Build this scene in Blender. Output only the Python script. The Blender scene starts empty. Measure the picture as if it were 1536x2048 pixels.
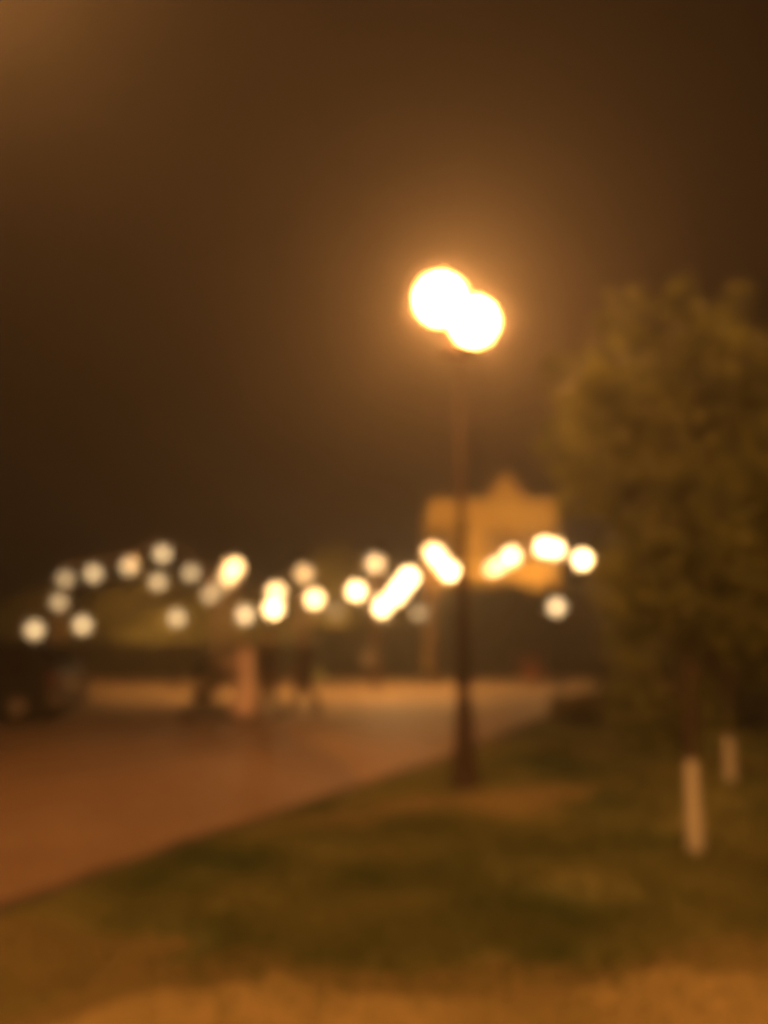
import bpy, bmesh, math, random
from mathutils import Vector, Matrix, noise
R = math.radians
random.seed(7)
S = bpy.context.scene
C = S.collection

# ------------------------------------------------------------------ camera
CAM_H, PITCH, FPX = 1.6, R(8.73), 1537.0
cam_d = bpy.data.cameras.new('camera')
cam = bpy.data.objects.new('camera', cam_d)
C.objects.link(cam)
cam.location = (0, 0, CAM_H)
cam.rotation_euler = (R(90) + PITCH, 0, 0)
cam_d.sensor_fit = 'HORIZONTAL'
cam_d.sensor_width = 24.0
cam_d.lens = 24.0 * FPX / 1536.0
cam_d.clip_start = 0.05
cam_d.clip_end = 500
cam_d.dof.use_dof = True              # the phone focused on something right in front of it
cam_d.dof.focus_distance = 0.50
cam_d.dof.aperture_fstop = 1.9
cam_d.dof.aperture_blades = 0
S.camera = cam

# ------------------------------------------------------------------ sky: black night, faint town glow
W = bpy.data.worlds.new('World')
S.world = W
W.use_nodes = True
nt = W.node_tree
nt.nodes.clear()
sky = nt.nodes.new('ShaderNodeTexSky')
sky.sky_type = 'NISHITA'
sky.sun_disc = False
sky.sun_elevation = R(-9)
b1 = nt.nodes.new('ShaderNodeBackground'); b1.inputs['Strength'].default_value = 0.01
nt.links.new(sky.outputs[0], b1.inputs[0])
b2 = nt.nodes.new('ShaderNodeBackground')
b2.inputs['Color'].default_value = (0.0030, 0.0015, 0.0008, 1); b2.inputs['Strength'].default_value = 1.0
ad = nt.nodes.new('ShaderNodeAddShader')
wo = nt.nodes.new('ShaderNodeOutputWorld')
nt.links.new(b1.outputs[0], ad.inputs[0]); nt.links.new(b2.outputs[0], ad.inputs[1])
nt.links.new(ad.outputs[0], wo.inputs['Surface'])

# lamp strengths (radiance of the glowing globes)
LAMP_L = 280.0
LAMP_COL = (1.0, 0.390, 0.094)
BULB_COL = (1.0, 0.66, 0.31)
FILL_DOWN_COL = (1.0, 0.47, 0.125)
FILL_LIGHT_L = 820.0
HAZE_DENSITY = 0.0086

S.render.engine = 'CYCLES'
S.view_settings.view_transform = 'Standard'
S.view_settings.look = 'None'
S.view_settings.exposure = 0.0
S.view_settings.gamma = 1.0
S.cycles.use_denoising = True
S.cycles.denoiser = 'OPENIMAGEDENOISE'
S.cycles.use_adaptive_sampling = False
S.cycles.max_bounces = 5
S.cycles.diffuse_bounces = 2
S.cycles.glossy_bounces = 2
S.cycles.transmission_bounces = 3
S.cycles.volume_bounces = 0
S.cycles.pixel_filter_type = 'BLACKMAN_HARRIS'
S.cycles.filter_width = 10.0            # soft lens
S.cycles.sample_clamp_indirect = 4.0
S.cycles.use_light_tree = True

# ------------------------------------------------------------------ helpers
CP, SP = math.cos(PITCH), math.sin(PITCH)
def ray(px, py):
    u, v = (px - 768) / FPX, (1024 - py) / FPX
    return Vector((u, CP - v * SP, SP + v * CP))
def at(px, py, d):                    # a point of the photograph, d metres ahead
    r = ray(px, py); return Vector((0, 0, CAM_H)) + r * (d / r.y)
def gnd(px, py, z=0.0):               # where that sight line meets the ground
    r = ray(px, py); return Vector((0, 0, CAM_H)) + r * ((z - CAM_H) / r.z)

def tag(o, label=None, cat=None, group=None, kind=None):
    if label: o['label'] = label
    if cat: o['category'] = cat
    if group: o['group'] = group
    if kind: o['kind'] = kind
    return o
def empty(name, loc, rz=0.0):
    o = bpy.data.objects.new(name, None); C.objects.link(o)
    o.location = loc; o.rotation_euler = (0, 0, rz); o.empty_display_size = .2
    return o

class MB:
    """collects simple shapes; build() links them as one mesh object"""
    def __init__(s): s.v = []; s.f = []; s.sm = []
    def add(s, vs, fs, smooth=False):
        n = len(s.v); s.v += [tuple(p) for p in vs]
        s.f += [tuple(i + n for i in f) for f in fs]; s.sm += [smooth] * len(fs)
        return s
    def box(s, c, d, rz=0.0, taper=1.0):
        x, y, z = d[0] / 2, d[1] / 2, d[2] / 2
        vs = []
        for k, q in ((-z, 1.0), (z, taper)):
            for a, b in ((-x, -y), (x, -y), (x, y), (-x, y)):
                a, b = a * q, b * q
                vs.append((c[0] + a * math.cos(rz) - b * math.sin(rz), c[1] + a * math.sin(rz) + b * math.cos(rz), c[2] + k))
        return s.add(vs, [(3, 2, 1, 0), (4, 5, 6, 7), (0, 1, 5, 4), (1, 2, 6, 5), (2, 3, 7, 6), (3, 0, 4, 7)])
    def tube(s, pts, rad, seg=10, cap=True):
        pts = [Vector(p) for p in pts]
        if not isinstance(rad, (list, tuple)): rad = [rad] * len(pts)
        vs, fs = [], []
        ref = None
        for i, p in enumerate(pts):
            t = (pts[min(i + 1, len(pts) - 1)] - pts[max(i - 1, 0)])
            t = t.normalized() if t.length > 1e-9 else Vector((0, 0, 1))
            if ref is None:
                ref = Vector((1, 0, 0)) if abs(t.x) < .9 else Vector((0, 1, 0))
            a = (ref - t * ref.dot(t)).normalized(); b = t.cross(a); ref = a
            rr = rad[i] if isinstance(rad[i], (list, tuple)) else (rad[i], rad[i])
            for k in range(seg):
                w = 2 * math.pi * k / seg
                vs.append(p + a * math.cos(w) * rr[0] + b * math.sin(w) * rr[1])
        for i in range(len(pts) - 1):
            for k in range(seg):
                k2 = (k + 1) % seg
                fs.append((i * seg + k, i * seg + k2, (i + 1) * seg + k2, (i + 1) * seg + k))
        if cap:
            fs.append(tuple(reversed(range(seg)))); fs.append(tuple(range((len(pts) - 1) * seg, len(pts) * seg)))
        return s.add(vs, fs, True)
    def lathe(s, prof, c=(0, 0, 0), seg=20):
        vs, fs = [], []
        for r, z in prof:
            for k in range(seg):
                w = 2 * math.pi * k / seg
                vs.append((c[0] + r * math.cos(w), c[1] + r * math.sin(w), c[2] + z))
        for i in range(len(prof) - 1):
            for k in range(seg):
                k2 = (k + 1) % seg
                fs.append((i * seg + k, i * seg + k2, (i + 1) * seg + k2, (i + 1) * seg + k))
        fs.append(tuple(reversed(range(seg)))); fs.append(tuple(range((len(prof) - 1) * seg, len(prof) * seg)))
        return s.add(vs, fs, True)
    def ball(s, c, r, seg=14, rings=9):
        if not isinstance(r, (list, tuple)): r = (r, r, r)
        vs = [(c[0], c[1], c[2] - r[2])]; fs = []
        for i in range(1, rings):
            a = -math.pi / 2 + math.pi * i / rings
            for k in range(seg):
                w = 2 * math.pi * k / seg
                vs.append((c[0] + r[0] * math.cos(a) * math.cos(w), c[1] + r[1] * math.cos(a) * math.sin(w), c[2] + r[2] * math.sin(a)))
        vs.append((c[0], c[1], c[2] + r[2])); top = len(vs) - 1
        for k in range(seg):
            k2 = (k + 1) % seg
            fs.append((0, 1 + k2, 1 + k))
            for i in range(rings - 2):
                p = 1 + i * seg; fs.append((p + k, p + k2, p + seg + k2, p + seg + k))
            p = 1 + (rings - 2) * seg; fs.append((p + k, p + k2, top))
        return s.add(vs, fs, True)
    def build(s, name, mat, parent=None, bevel=0.0):
        me = bpy.data.meshes.new(name); me.from_pydata(s.v, [], s.f); me.update()
        me.polygons.foreach_set('use_smooth', s.sm)
        me.materials.append(mat)
        o = bpy.data.objects.new(name, me); C.objects.link(o); o.parent = parent
        if bevel:
            m = o.modifiers.new('bevel', 'BEVEL'); m.width = bevel; m.segments = 2; m.limit_method = 'ANGLE'
        return o
def copy_tree(o, parent=None):
    c = o.copy(); C.objects.link(c); c.parent = parent
    for ch in list(o.children): copy_tree(ch, c)
    return c

# ------------------------------------------------------------------ materials
def mat(name, c1, c2=None, scale=8.0, rough=.8, metal=0.0, bump=0.0, bscale=None, detail=5, lo=.35, hi=.65, spec=.5):
    m = bpy.data.materials.new(name); m.use_nodes = True
    n = m.node_tree; p = n.nodes['Principled BSDF']
    p.inputs['Roughness'].default_value = rough; p.inputs['Metallic'].default_value = metal
    p.inputs['Specular IOR Level'].default_value = spec
    p.inputs['Base Color'].default_value = (*c1, 1)
    tc = n.nodes.new('ShaderNodeTexCoord')
    if c2:
        t = n.nodes.new('ShaderNodeTexNoise'); t.inputs['Scale'].default_value = scale; t.inputs['Detail'].default_value = detail
        n.links.new(tc.outputs['Object'], t.inputs['Vector'])
        r = n.nodes.new('ShaderNodeValToRGB')
        r.color_ramp.elements[0].position = lo; r.color_ramp.elements[0].color = (*c1, 1)
        r.color_ramp.elements[1].position = hi; r.color_ramp.elements[1].color = (*c2, 1)
        n.links.new(t.outputs['Fac'], r.inputs['Fac']); n.links.new(r.outputs['Color'], p.inputs['Base Color'])
    if bump:
        t2 = n.nodes.new('ShaderNodeTexNoise'); t2.inputs['Scale'].default_value = bscale or scale * 5; t2.inputs['Detail'].default_value = 6
        n.links.new(tc.outputs['Object'], t2.inputs['Vector'])
        bm = n.nodes.new('ShaderNodeBump'); bm.inputs['Strength'].default_value = bump; bm.inputs['Distance'].default_value = .02
        n.links.new(t2.outputs['Fac'], bm.inputs['Height']); n.links.new(bm.outputs['Normal'], p.inputs['Normal'])
    return m
def glow(name, col, strength):
    m = bpy.data.materials.new(name); m.use_nodes = True
    n = m.node_tree; n.nodes.clear()
    e = n.nodes.new('ShaderNodeEmission'); e.inputs['Color'].default_value = (*col, 1); e.inputs['Strength'].default_value = strength
    o = n.nodes.new('ShaderNodeOutputMaterial'); n.links.new(e.outputs[0], o.inputs['Surface'])
    return m
def leafmat(name, c1, c2, trans=.35):
    m = bpy.data.materials.new(name); m.use_nodes = True
    n = m.node_tree; n.nodes.clear()
    tc = n.nodes.new('ShaderNodeTexCoord')
    t = n.nodes.new('ShaderNodeTexNoise'); t.inputs['Scale'].default_value = 3.2; t.inputs['Detail'].default_value = 4
    n.links.new(tc.outputs['Object'], t.inputs['Vector'])
    r = n.nodes.new('ShaderNodeValToRGB')
    r.color_ramp.elements[0].position = .40; r.color_ramp.elements[0].color = (*c1, 1)
    r.color_ramp.elements[1].position = .62; r.color_ramp.elements[1].color = (*c2, 1)
    n.links.new(t.outputs['Fac'], r.inputs['Fac'])
    d = n.nodes.new('ShaderNodeBsdfPrincipled'); d.inputs['Roughness'].default_value = .5
    tr = n.nodes.new('ShaderNodeBsdfTranslucent')
    mx = n.nodes.new('ShaderNodeMixShader'); mx.inputs['Fac'].default_value = trans
    o = n.nodes.new('ShaderNodeOutputMaterial')
    n.links.new(r.outputs['Color'], d.inputs['Base Color']); n.links.new(r.outputs['Color'], tr.inputs['Color'])
    n.links.new(d.outputs[0], mx.inputs[1]); n.links.new(tr.outputs[0], mx.inputs[2]); n.links.new(mx.outputs[0], o.inputs['Surface'])
    return m
def paving(name, c1, c2, mortar, sx, sy, rough=.7):
    m = bpy.data.materials.new(name); m.use_nodes = True
    n = m.node_tree; p = n.nodes['Principled BSDF']; p.inputs['Roughness'].default_value = rough
    tc = n.nodes.new('ShaderNodeTexCoord')
    mp = n.nodes.new('ShaderNodeMapping'); mp.inputs['Rotation'].default_value = (0, 0, R(28))
    n.links.new(tc.outputs['Object'], mp.inputs['Vector'])
    b = n.nodes.new('ShaderNodeTexBrick'); b.inputs['Scale'].default_value = 1.0
    b.inputs['Brick Width'].default_value = sx; b.inputs['Row Height'].default_value = sy; b.inputs['Mortar Size'].default_value = .006
    b.inputs['Color1'].default_value = (*c1, 1); b.inputs['Color2'].default_value = (*c2, 1); b.inputs['Mortar'].default_value = (*mortar, 1)
    n.links.new(mp.outputs[0], b.inputs['Vector'])
    t = n.nodes.new('ShaderNodeTexNoise'); t.inputs['Scale'].default_value = .55; t.inputs['Detail'].default_value = 6
    n.links.new(tc.outputs['Object'], t.inputs['Vector'])
    r = n.nodes.new('ShaderNodeValToRGB')
    r.color_ramp.elements[0].position = .3; r.color_ramp.elements[0].color = (.72, .68, .66, 1)
    r.color_ramp.elements[1].position = .7; r.color_ramp.elements[1].color = (1, 1, 1, 1)
    n.links.new(t.outputs['Fac'], r.inputs['Fac'])
    mx = n.nodes.new('ShaderNodeMix'); mx.data_type = 'RGBA'; mx.blend_type = 'MULTIPLY'; mx.inputs['Factor'].default_value = 1
    n.links.new(b.outputs['Color'], mx.inputs['A']); n.links.new(r.outputs['Color'], mx.inputs['B'])
    n.links.new(mx.outputs['Result'], p.inputs['Base Color'])
    bm = n.nodes.new('ShaderNodeBump'); bm.inputs['Strength'].default_value = .5; bm.inputs['Distance'].default_value = .006; bm.invert = True
    n.links.new(b.outputs['Fac'], bm.inputs['Height']); n.links.new(bm.outputs['Normal'], p.inputs['Normal'])
    return m

M = {
 'lawn': mat('lawn_soil_and_grass', (.062, .092, .022), (.230, .218, .075), .8, .95, bump=.6, bscale=30),
 'grass': mat('grass_blade', (.064, .104, .022), (.230, .232, .076), .8, .8),
 'soil': mat('sandy_soil', (.22, .175, .065), (.40, .315, .135), 1.1, .95, bump=.5, bscale=25),
 'soil2': mat('trodden_soil', (.165, .132, .047), (.235, .180, .068), 1.2, .95, bump=.5, bscale=25),
 'paver': paving('red_pavers', (.395, .280, .185), (.335, .235, .152), (.14, .10, .075), .20, .10, .48),
 'lit_paving': paving('pale_lit_paving', (.50, .345, .19), (.45, .31, .17), (.25, .18, .11), .6, .4, .55),
 'asphalt': mat('asphalt', (.20, .145, .098), (.27, .195, .135), 1.2, .9, bump=.4, bscale=60),
 'kerb_strip': mat('dark_kerb_strip', (.035, .024, .015), (.075, .05, .03), 5, .95, bump=.5),
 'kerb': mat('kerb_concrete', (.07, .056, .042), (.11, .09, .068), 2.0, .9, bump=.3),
 'bark': mat('bark', (.055, .038, .024), (.12, .085, .055), 14, .95, bump=.8, bscale=40),
 'white': mat('whitewash', (.76, .75, .69), (.82, .81, .75), 9, .9, bump=.3),
 'leaf1': leafmat('young_tree_leaves', (.055, .074, .020), (.285, .305, .082), .36),
 'leaf2': leafmat('dark_leaves', (.068, .078, .024), (.14, .14, .042), .25),
 'leaf3': leafmat('olive_leaves', (.17, .155, .05), (.25, .215, .07), .3),
 'leaf4': leafmat('hedge_leaves', (.115, .105, .036), (.20, .165, .058), .25),
 'core': mat('inner_twigs', (.030, .024, .012), (.05, .04, .02), 6, .95),
 'iron': mat('dark_lamp_paint', (.045, .024, .017), (.058, .031, .022), 20, .75, .0),
 'wood': mat('weathered_wood', (.20, .12, .065), (.32, .20, .11), 12, .85, bump=.4),
 'tan': mat('tan_painted_metal', (.24, .155, .09), (.30, .20, .115), 10, .6),
 'baffle': mat('black_baffle', (.018, .016, .015), None, rough=.9, spec=.2),
 'cable': mat('black_cable', (.02, .018, .016), None, rough=.6),
 'ochre': mat('ochre_plaster', (.56, .36, .10), (.64, .43, .13), 1.8, .95, bump=.2),
 'trim': mat('ochre_stone_trim', (.50, .33, .11), (.58, .40, .15), 3, .9),
 'roof': mat('clay_roof', (.26, .13, .07), (.36, .19, .10), 6, .9, bump=.4),
 'glass': mat('window_glass', (.16, .10, .04), None, rough=.12),
 'shutter': mat('brown_shutter', (.28, .17, .07), (.34, .21, .09), 9, .7),
 'skin': mat('skin', (.50, .31, .22), (.54, .35, .25), 20, .55),
 'hair': mat('dark_hair', (.018, .012, .009), (.035, .024, .016), 40, .5),
 'pink': mat('pink_cloth', (.84, .66, .62), (.87, .70, .66), 9, .9, bump=.2),
 'darkred': mat('dark_maroon_cloth', (.040, .018, .015), (.055, .025, .020), 9, .9, bump=.2),
 'dark': mat('dark_cloth', (.022, .016, .013), (.034, .025, .020), 9, .9, bump=.2),
 'brown': mat('brown_cloth', (.07, .044, .028), (.09, .057, .036), 9, .9, bump=.2),
 'shoe': mat('shoe_leather', (.03, .022, .016), None, rough=.5),
 'carpaint': mat('dark_car_paint', (.012, .010, .010), (.016, .013, .013), 30, .35, .2),
 'carglass': mat('car_glass', (.010, .009, .008), None, rough=.1),
 'plastic': mat('grey_plastic', (.10, .085, .075), (.13, .11, .10), 12, .6),
 'rubber': mat('rubber', (.02, .018, .017), None, rough=.85),
 'alloy': mat('alloy', (.35, .32, .30), None, rough=.35, metal=.9),
 'redlens': mat('red_lens', (.25, .02, .015), None, rough=.2),
 'plate': mat('plate_white', (.6, .58, .55), None, rough=.5),
 'terracotta': mat('terracotta', (.36, .15, .085), (.45, .20, .115), 8, .85, bump=.3),
 'redleaf': leafmat('reddish_leaves', (.14, .060, .030), (.24, .105, .055), .25),
 'box': mat('cabinet_paint', (.38, .30, .20), (.44, .35, .24), 5, .6),
}
M['globe'] = glow('lamp_globe_lit', LAMP_COL, LAMP_L)
def halo_shell_mat(name, t, col=(1, 1, 1)):      # added halo shell: passes the light, scatters a trace as soft glow
    m = bpy.data.materials.new(name); m.use_nodes = True
    n = m.node_tree; n.nodes.clear()
    tr = n.nodes.new('ShaderNodeBsdfTransparent'); tl = n.nodes.new('ShaderNodeBsdfTranslucent'); tl.inputs[0].default_value = (*col, 1)
    mx = n.nodes.new('ShaderNodeMixShader'); mx.inputs[0].default_value = t
    o = n.nodes.new('ShaderNodeOutputMaterial')
    n.links.new(tr.outputs[0], mx.inputs[1]); n.links.new(tl.outputs[0], mx.inputs[2]); n.links.new(mx.outputs[0], o.inputs[0])
    return m
M['halo_shell'] = halo_shell_mat('lamp_halo_shell', .008)
M['halo_shell2'] = halo_shell_mat('lantern_halo_shell', .04)
M['globe_weak'] = glow('weak_lamp_globe_lit', LAMP_COL, LAMP_L * .75)  # same globe with weaker emission
M['globe_strong'] = glow('strong_lamp_globe_lit', LAMP_COL, LAMP_L * 2.0)  # same globe with stronger emission

# ------------------------------------------------------------------ ground
PZ = -0.10                              # the paved way lies a kerb below the lawn
kerb_px = [(0, 1815), (200, 1745), (400, 1675), (600, 1610), (780, 1550), (900, 1512), (1000, 1474), (1080, 1438)]
K = [gnd(x, y) for x, y in kerb_px]
a = K[0]; dirn = (K[1] - K[0]).normalized()
K = [a - dirn * 9, a - dirn * 4] + K + [Vector((4.6, 17.8, 0)), Vector((7.2, 23.2, 0)), Vector((9.5, 27.0, 0))]
def smooth_line(P, n=6):                # Catmull-Rom
    out = []
    for i in range(len(P) - 1):
        p0, p1, p2, p3 = P[max(i - 1, 0)], P[i], P[i + 1], P[min(i + 2, len(P) - 1)]
        for k in range(n):
            t = k / n
            out.append(.5 * ((2 * p1) + (p2 - p0) * t + (2 * p0 - 5 * p1 + 4 * p2 - p3) * t * t + (3 * p1 - p0 - 3 * p2 + p3) * t ** 3))
    return out + [P[-1]]
KL = smooth_line(K)

# base terrain sheet, everything else stands on or just above it
g = MB(); N = 24; E = 110.0
vs = [(-E + 2 * E * i / N, -E + 2 * E * j / N, -0.16) for j in range(N + 1) for i in range(N + 1)]
g.add(vs, [(j * (N + 1) + i, j * (N + 1) + i + 1, (j + 1) * (N + 1) + i + 1, (j + 1) * (N + 1) + i) for j in range(N) for i in range(N)])
tag(g.build('ground', M['lawn']), kind='structure')

def sheet(name, pts, z, m):
    b = MB(); b.add([(p[0], p[1], z) for p in pts], [tuple(range(len(pts)))])
    o = b.build(name, m)
    if o.data.polygons[0].normal.z < 0: o.data.flip_normals()
    return tag(o, kind='structure')
# paved way: everything left of the kerb, out to the hedge
way = [(p.x, p.y) for p in KL] + [(9.5, 27.4), (-26, 27.4), (-26, KL[0].y)]
sheet('paved_way', way, PZ, M['paver'])
# darker asphalt lane crossing the pavers on the left
lane = [(-26, 12.0), (-4.9, 11.9), (-3.2, 13.4), (-1.9, 15.2), (-1.0, 16.6), (-3.2, 17.2), (-8, 17.0), (-26, 17.0)]
lane = [gnd(-700, 1500, PZ), gnd(0, 1478, PZ), gnd(200, 1462, PZ), gnd(380, 1450, PZ), gnd(480, 1440, PZ), gnd(455, 1422, PZ), gnd(300, 1410, PZ), gnd(140, 1402, PZ), gnd(0, 1395, PZ), gnd(-700, 1380, PZ)]
lit_paving = [gnd(x, y, PZ) for x, y in ((-700, 1402), (0, 1404), (300, 1412), (455, 1424), (520, 1446), (620, 1488), (690, 1530))] + [gnd(738, 1578, PZ)]
lit_paving = [(p.x, p.y) for p in lit_paving] + [(p.x, p.y) for p in KL if p.y > gnd(738, 1578, PZ).y + .2] + [(9.4, 27.2), (-25.8, 27.2)]
sheet('lit_paving', lit_paving, PZ + .008, M['lit_paving'])  # paler slabs: brightness of the far paving put into the colour
sheet('asphalt_lane', [(p.x, p.y) for p in lane], PZ + .004, M['asphalt'])
# kerb
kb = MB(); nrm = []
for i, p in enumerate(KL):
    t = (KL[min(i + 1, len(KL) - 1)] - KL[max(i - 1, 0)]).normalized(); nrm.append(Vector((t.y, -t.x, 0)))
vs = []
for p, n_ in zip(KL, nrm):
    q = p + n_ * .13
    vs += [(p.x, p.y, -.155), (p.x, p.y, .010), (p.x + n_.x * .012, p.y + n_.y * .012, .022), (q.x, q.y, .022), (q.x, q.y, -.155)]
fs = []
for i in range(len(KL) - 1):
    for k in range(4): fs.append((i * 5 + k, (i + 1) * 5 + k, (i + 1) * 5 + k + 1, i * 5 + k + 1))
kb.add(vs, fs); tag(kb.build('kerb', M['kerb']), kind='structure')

# dark strip of varying width on the paving along the kerb
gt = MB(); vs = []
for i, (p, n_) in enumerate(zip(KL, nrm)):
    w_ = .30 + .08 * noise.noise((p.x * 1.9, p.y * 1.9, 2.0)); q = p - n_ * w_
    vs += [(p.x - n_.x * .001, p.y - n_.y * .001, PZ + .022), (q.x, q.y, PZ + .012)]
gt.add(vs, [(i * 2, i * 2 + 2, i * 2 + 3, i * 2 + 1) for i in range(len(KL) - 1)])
o = gt.build('kerb_strip', M['kerb_strip'])
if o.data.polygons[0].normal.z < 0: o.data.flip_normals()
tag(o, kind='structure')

# lawn: gently uneven sheet right of the kerb
def hgt(x, y): return .030 * noise.noise((x * .55, y * .55, 1.7)) + .012 * noise.noise((x * 2.1, y * 2.1, 4.2))
lw = MB(); NU = 46; vs = []
for p, n_ in zip(KL, nrm):
    for k in range(NU + 1):
        s_ = .13 + 24.0 * (k / NU) ** 1.6
        q = Vector((p.x, p.y, 0)) + Vector((1, -.12, 0)).normalized() * (s_ if k else .13)
        if k == 0: q = p + n_ * .13
        vs.append((q.x, q.y, .004 + (hgt(q.x, q.y) * min(1, k / 5))))
fs = [(i * (NU + 1) + k, i * (NU + 1) + k + 1, (i + 1) * (NU + 1) + k + 1, (i + 1) * (NU + 1) + k) for i in range(len(KL) - 1) for k in range(NU)]
lw.add(vs, fs, True)
tag(lw.build('lawn', M['lawn']), kind='structure')

def blob_sheet(name, px, m, lift):
    P = [gnd(x, y) for x, y in px]; P = smooth_line(P + [P[0]], 9)[:-1]
    P = [p + Vector((noise.noise((p.x * 2.2, p.y * 2.2, 5)), noise.noise((p.x * 2.2, p.y * 2.2, 8)), 0)) * .26 for p in P]
    b = bmesh.new(); f = b.faces.new([b.verts.new((p.x, p.y, 0)) for p in P])
    bmesh.ops.triangulate(b, faces=[f])
    bmesh.ops.subdivide_edges(b, edges=b.edges[:], cuts=3, use_grid_fill=True)
    for v in b.verts: v.co.z = .004 + hgt(v.co.x, v.co.y) + lift
    bmesh.ops.recalc_face_normals(b, faces=b.faces[:])
    if sum(f.normal.z for f in b.faces) < 0: bmesh.ops.reverse_faces(b, faces=b.faces[:])
    me = bpy.data.meshes.new(name); b.to_mesh(me); b.free(); me.materials.append(m)
    o = bpy.data.objects.new(name, me); C.objects.link(o)
    return tag(o, kind='structure'), [(p.x, p.y) for p in P]
o, SO1 = blob_sheet('bare_soil', [(500, 1668), (700, 1612), (900, 1585), (1120, 1574), (1195, 1592), (1080, 1626), (850, 1640), (650, 1662)], M['soil2'], .008)
o, SO5 = blob_sheet('dry_ground', [(-60, 2030), (110, 1990), (300, 1925), (560, 1905), (750, 1940), (950, 1950), (1200, 1925), (1400, 1895), (1600, 1870), (2100, 1870), (2300, 2600), (1200, 2900), (200, 2900), (-300, 2400)], M['soil2'], .007)
o, SO2 = blob_sheet('dirt_footpath', [(-60, 2070), (110, 2046), (300, 2000), (560, 1972), (750, 1994), (950, 2004), (1200, 1984), (1400, 1950), (1600, 1932), (2100, 1930), (2300, 2600), (1200, 2900), (200, 2900), (-300, 2400)], M['soil'], .012)
o, SO3 = blob_sheet('dry_ground', [(-120, 1850), (60, 1838), (200, 1862), (330, 1880), (260, 1935), (80, 1985), (-120, 2020), (-400, 1960)], M['soil2'], .008)

def inside(x, y, poly):
    r = False; j = len(poly) - 1
    for i in range(len(poly)):
        xi, yi = poly[i]; xj, yj = poly[j]
        if (yi > y) != (yj > y) and x < (xj - xi) * (y - yi) / (yj - yi) + xi: r = not r
        j = i
    return r
waypoly = [(p.x + n_.x * .14, p.y + n_.y * .14) for p, n_ in zip(KL, nrm)] + [(-26, 27), (-26, -9)]
gr = MB(); gv = []; gf = []
cnt = 0
while cnt < 64000:
    d = 2.6 + 13 * random.random() ** 2.0
    x = random.uniform(-.62, .62) * d + random.gauss(0, .1)
    if inside(x, d, waypoly): continue
    jx, jy = random.gauss(0, .22), random.gauss(0, .22)
    if any(inside(x + jx, d + jy, q) for q in (SO1, SO2, SO3)) and random.random() > .14: continue
    if inside(x + jx, d + jy, SO5) and random.random() > .5: continue
    if noise.noise((x * 1.3, d * 1.3, 9.0)) < -.28 and random.random() < .6: continue
    h = random.uniform(.03, .085) * (1.2 + .5 * noise.noise((x, d, 3.0))); w = .0035 + .0015 * d / 4
    a_ = random.uniform(0, 6.283); l_ = random.uniform(0, .6) * h; z = hgt(x, d) - .004
    ca, sa = math.cos(a_), math.sin(a_); b_ = random.uniform(0, 6.283)
    n0 = len(gv)
    gv += [(x - ca * w, d - sa * w, z), (x + ca * w, d + sa * w, z), (x + math.cos(b_) * l_, d + math.sin(b_) * l_, z + h)]
    gf.append((n0, n0 + 1, n0 + 2)); cnt += 1
gr.add(gv, gf)
tag(gr.build('grass', M['grass']), 'short patchy grass blades covering the lawn', 'grass', kind='stuff')

# ------------------------------------------------------------------ trees, shrubs and hedges
def leaves_into(b, lobes, count, size, rng, shell=.55, keep=None):
    tot = sum(l[1][0] * l[1][1] + l[1][2] * l[1][0] for l in lobes)
    V, F = [], []
    for c, r in lobes:
        for _ in range(int(count * (r[0] * r[1] + r[2] * r[0]) / tot)):
            d = Vector((rng.gauss(0, 1), rng.gauss(0, 1), rng.gauss(0, 1))).normalized()
            q = shell + (1 - shell) * rng.random() ** .7 if rng.random() < .8 else rng.random()
            q *= 1 + .26 * noise.noise(d * 3.1 + Vector(c))
            p = Vector((c[0] + d.x * r[0] * q, c[1] + d.y * r[1] * q, c[2] + d.z * r[2] * q))
            if keep and not keep(p): continue
            s_ = size * rng.uniform(.6, 1.35)
            t = Vector((rng.gauss(0, 1), rng.gauss(0, 1), rng.gauss(0, .7) - .3)).normalized()
            s = t.cross(Vector((rng.gauss(0, 1), rng.gauss(0, 1), rng.gauss(0, 1)))).normalized()
            u = t.cross(s) * s_ * .12
            n0 = len(V)
            V += [p - t * s_ * .5, p + s * s_ * .30 + u, p + t * s_ * .5, p - s * s_ * .30 + u]
            F.append((n0, n0 + 1, n0 + 2)); F.append((n0, n0 + 2, n0 + 3))
    b.add(V, F)
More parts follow.
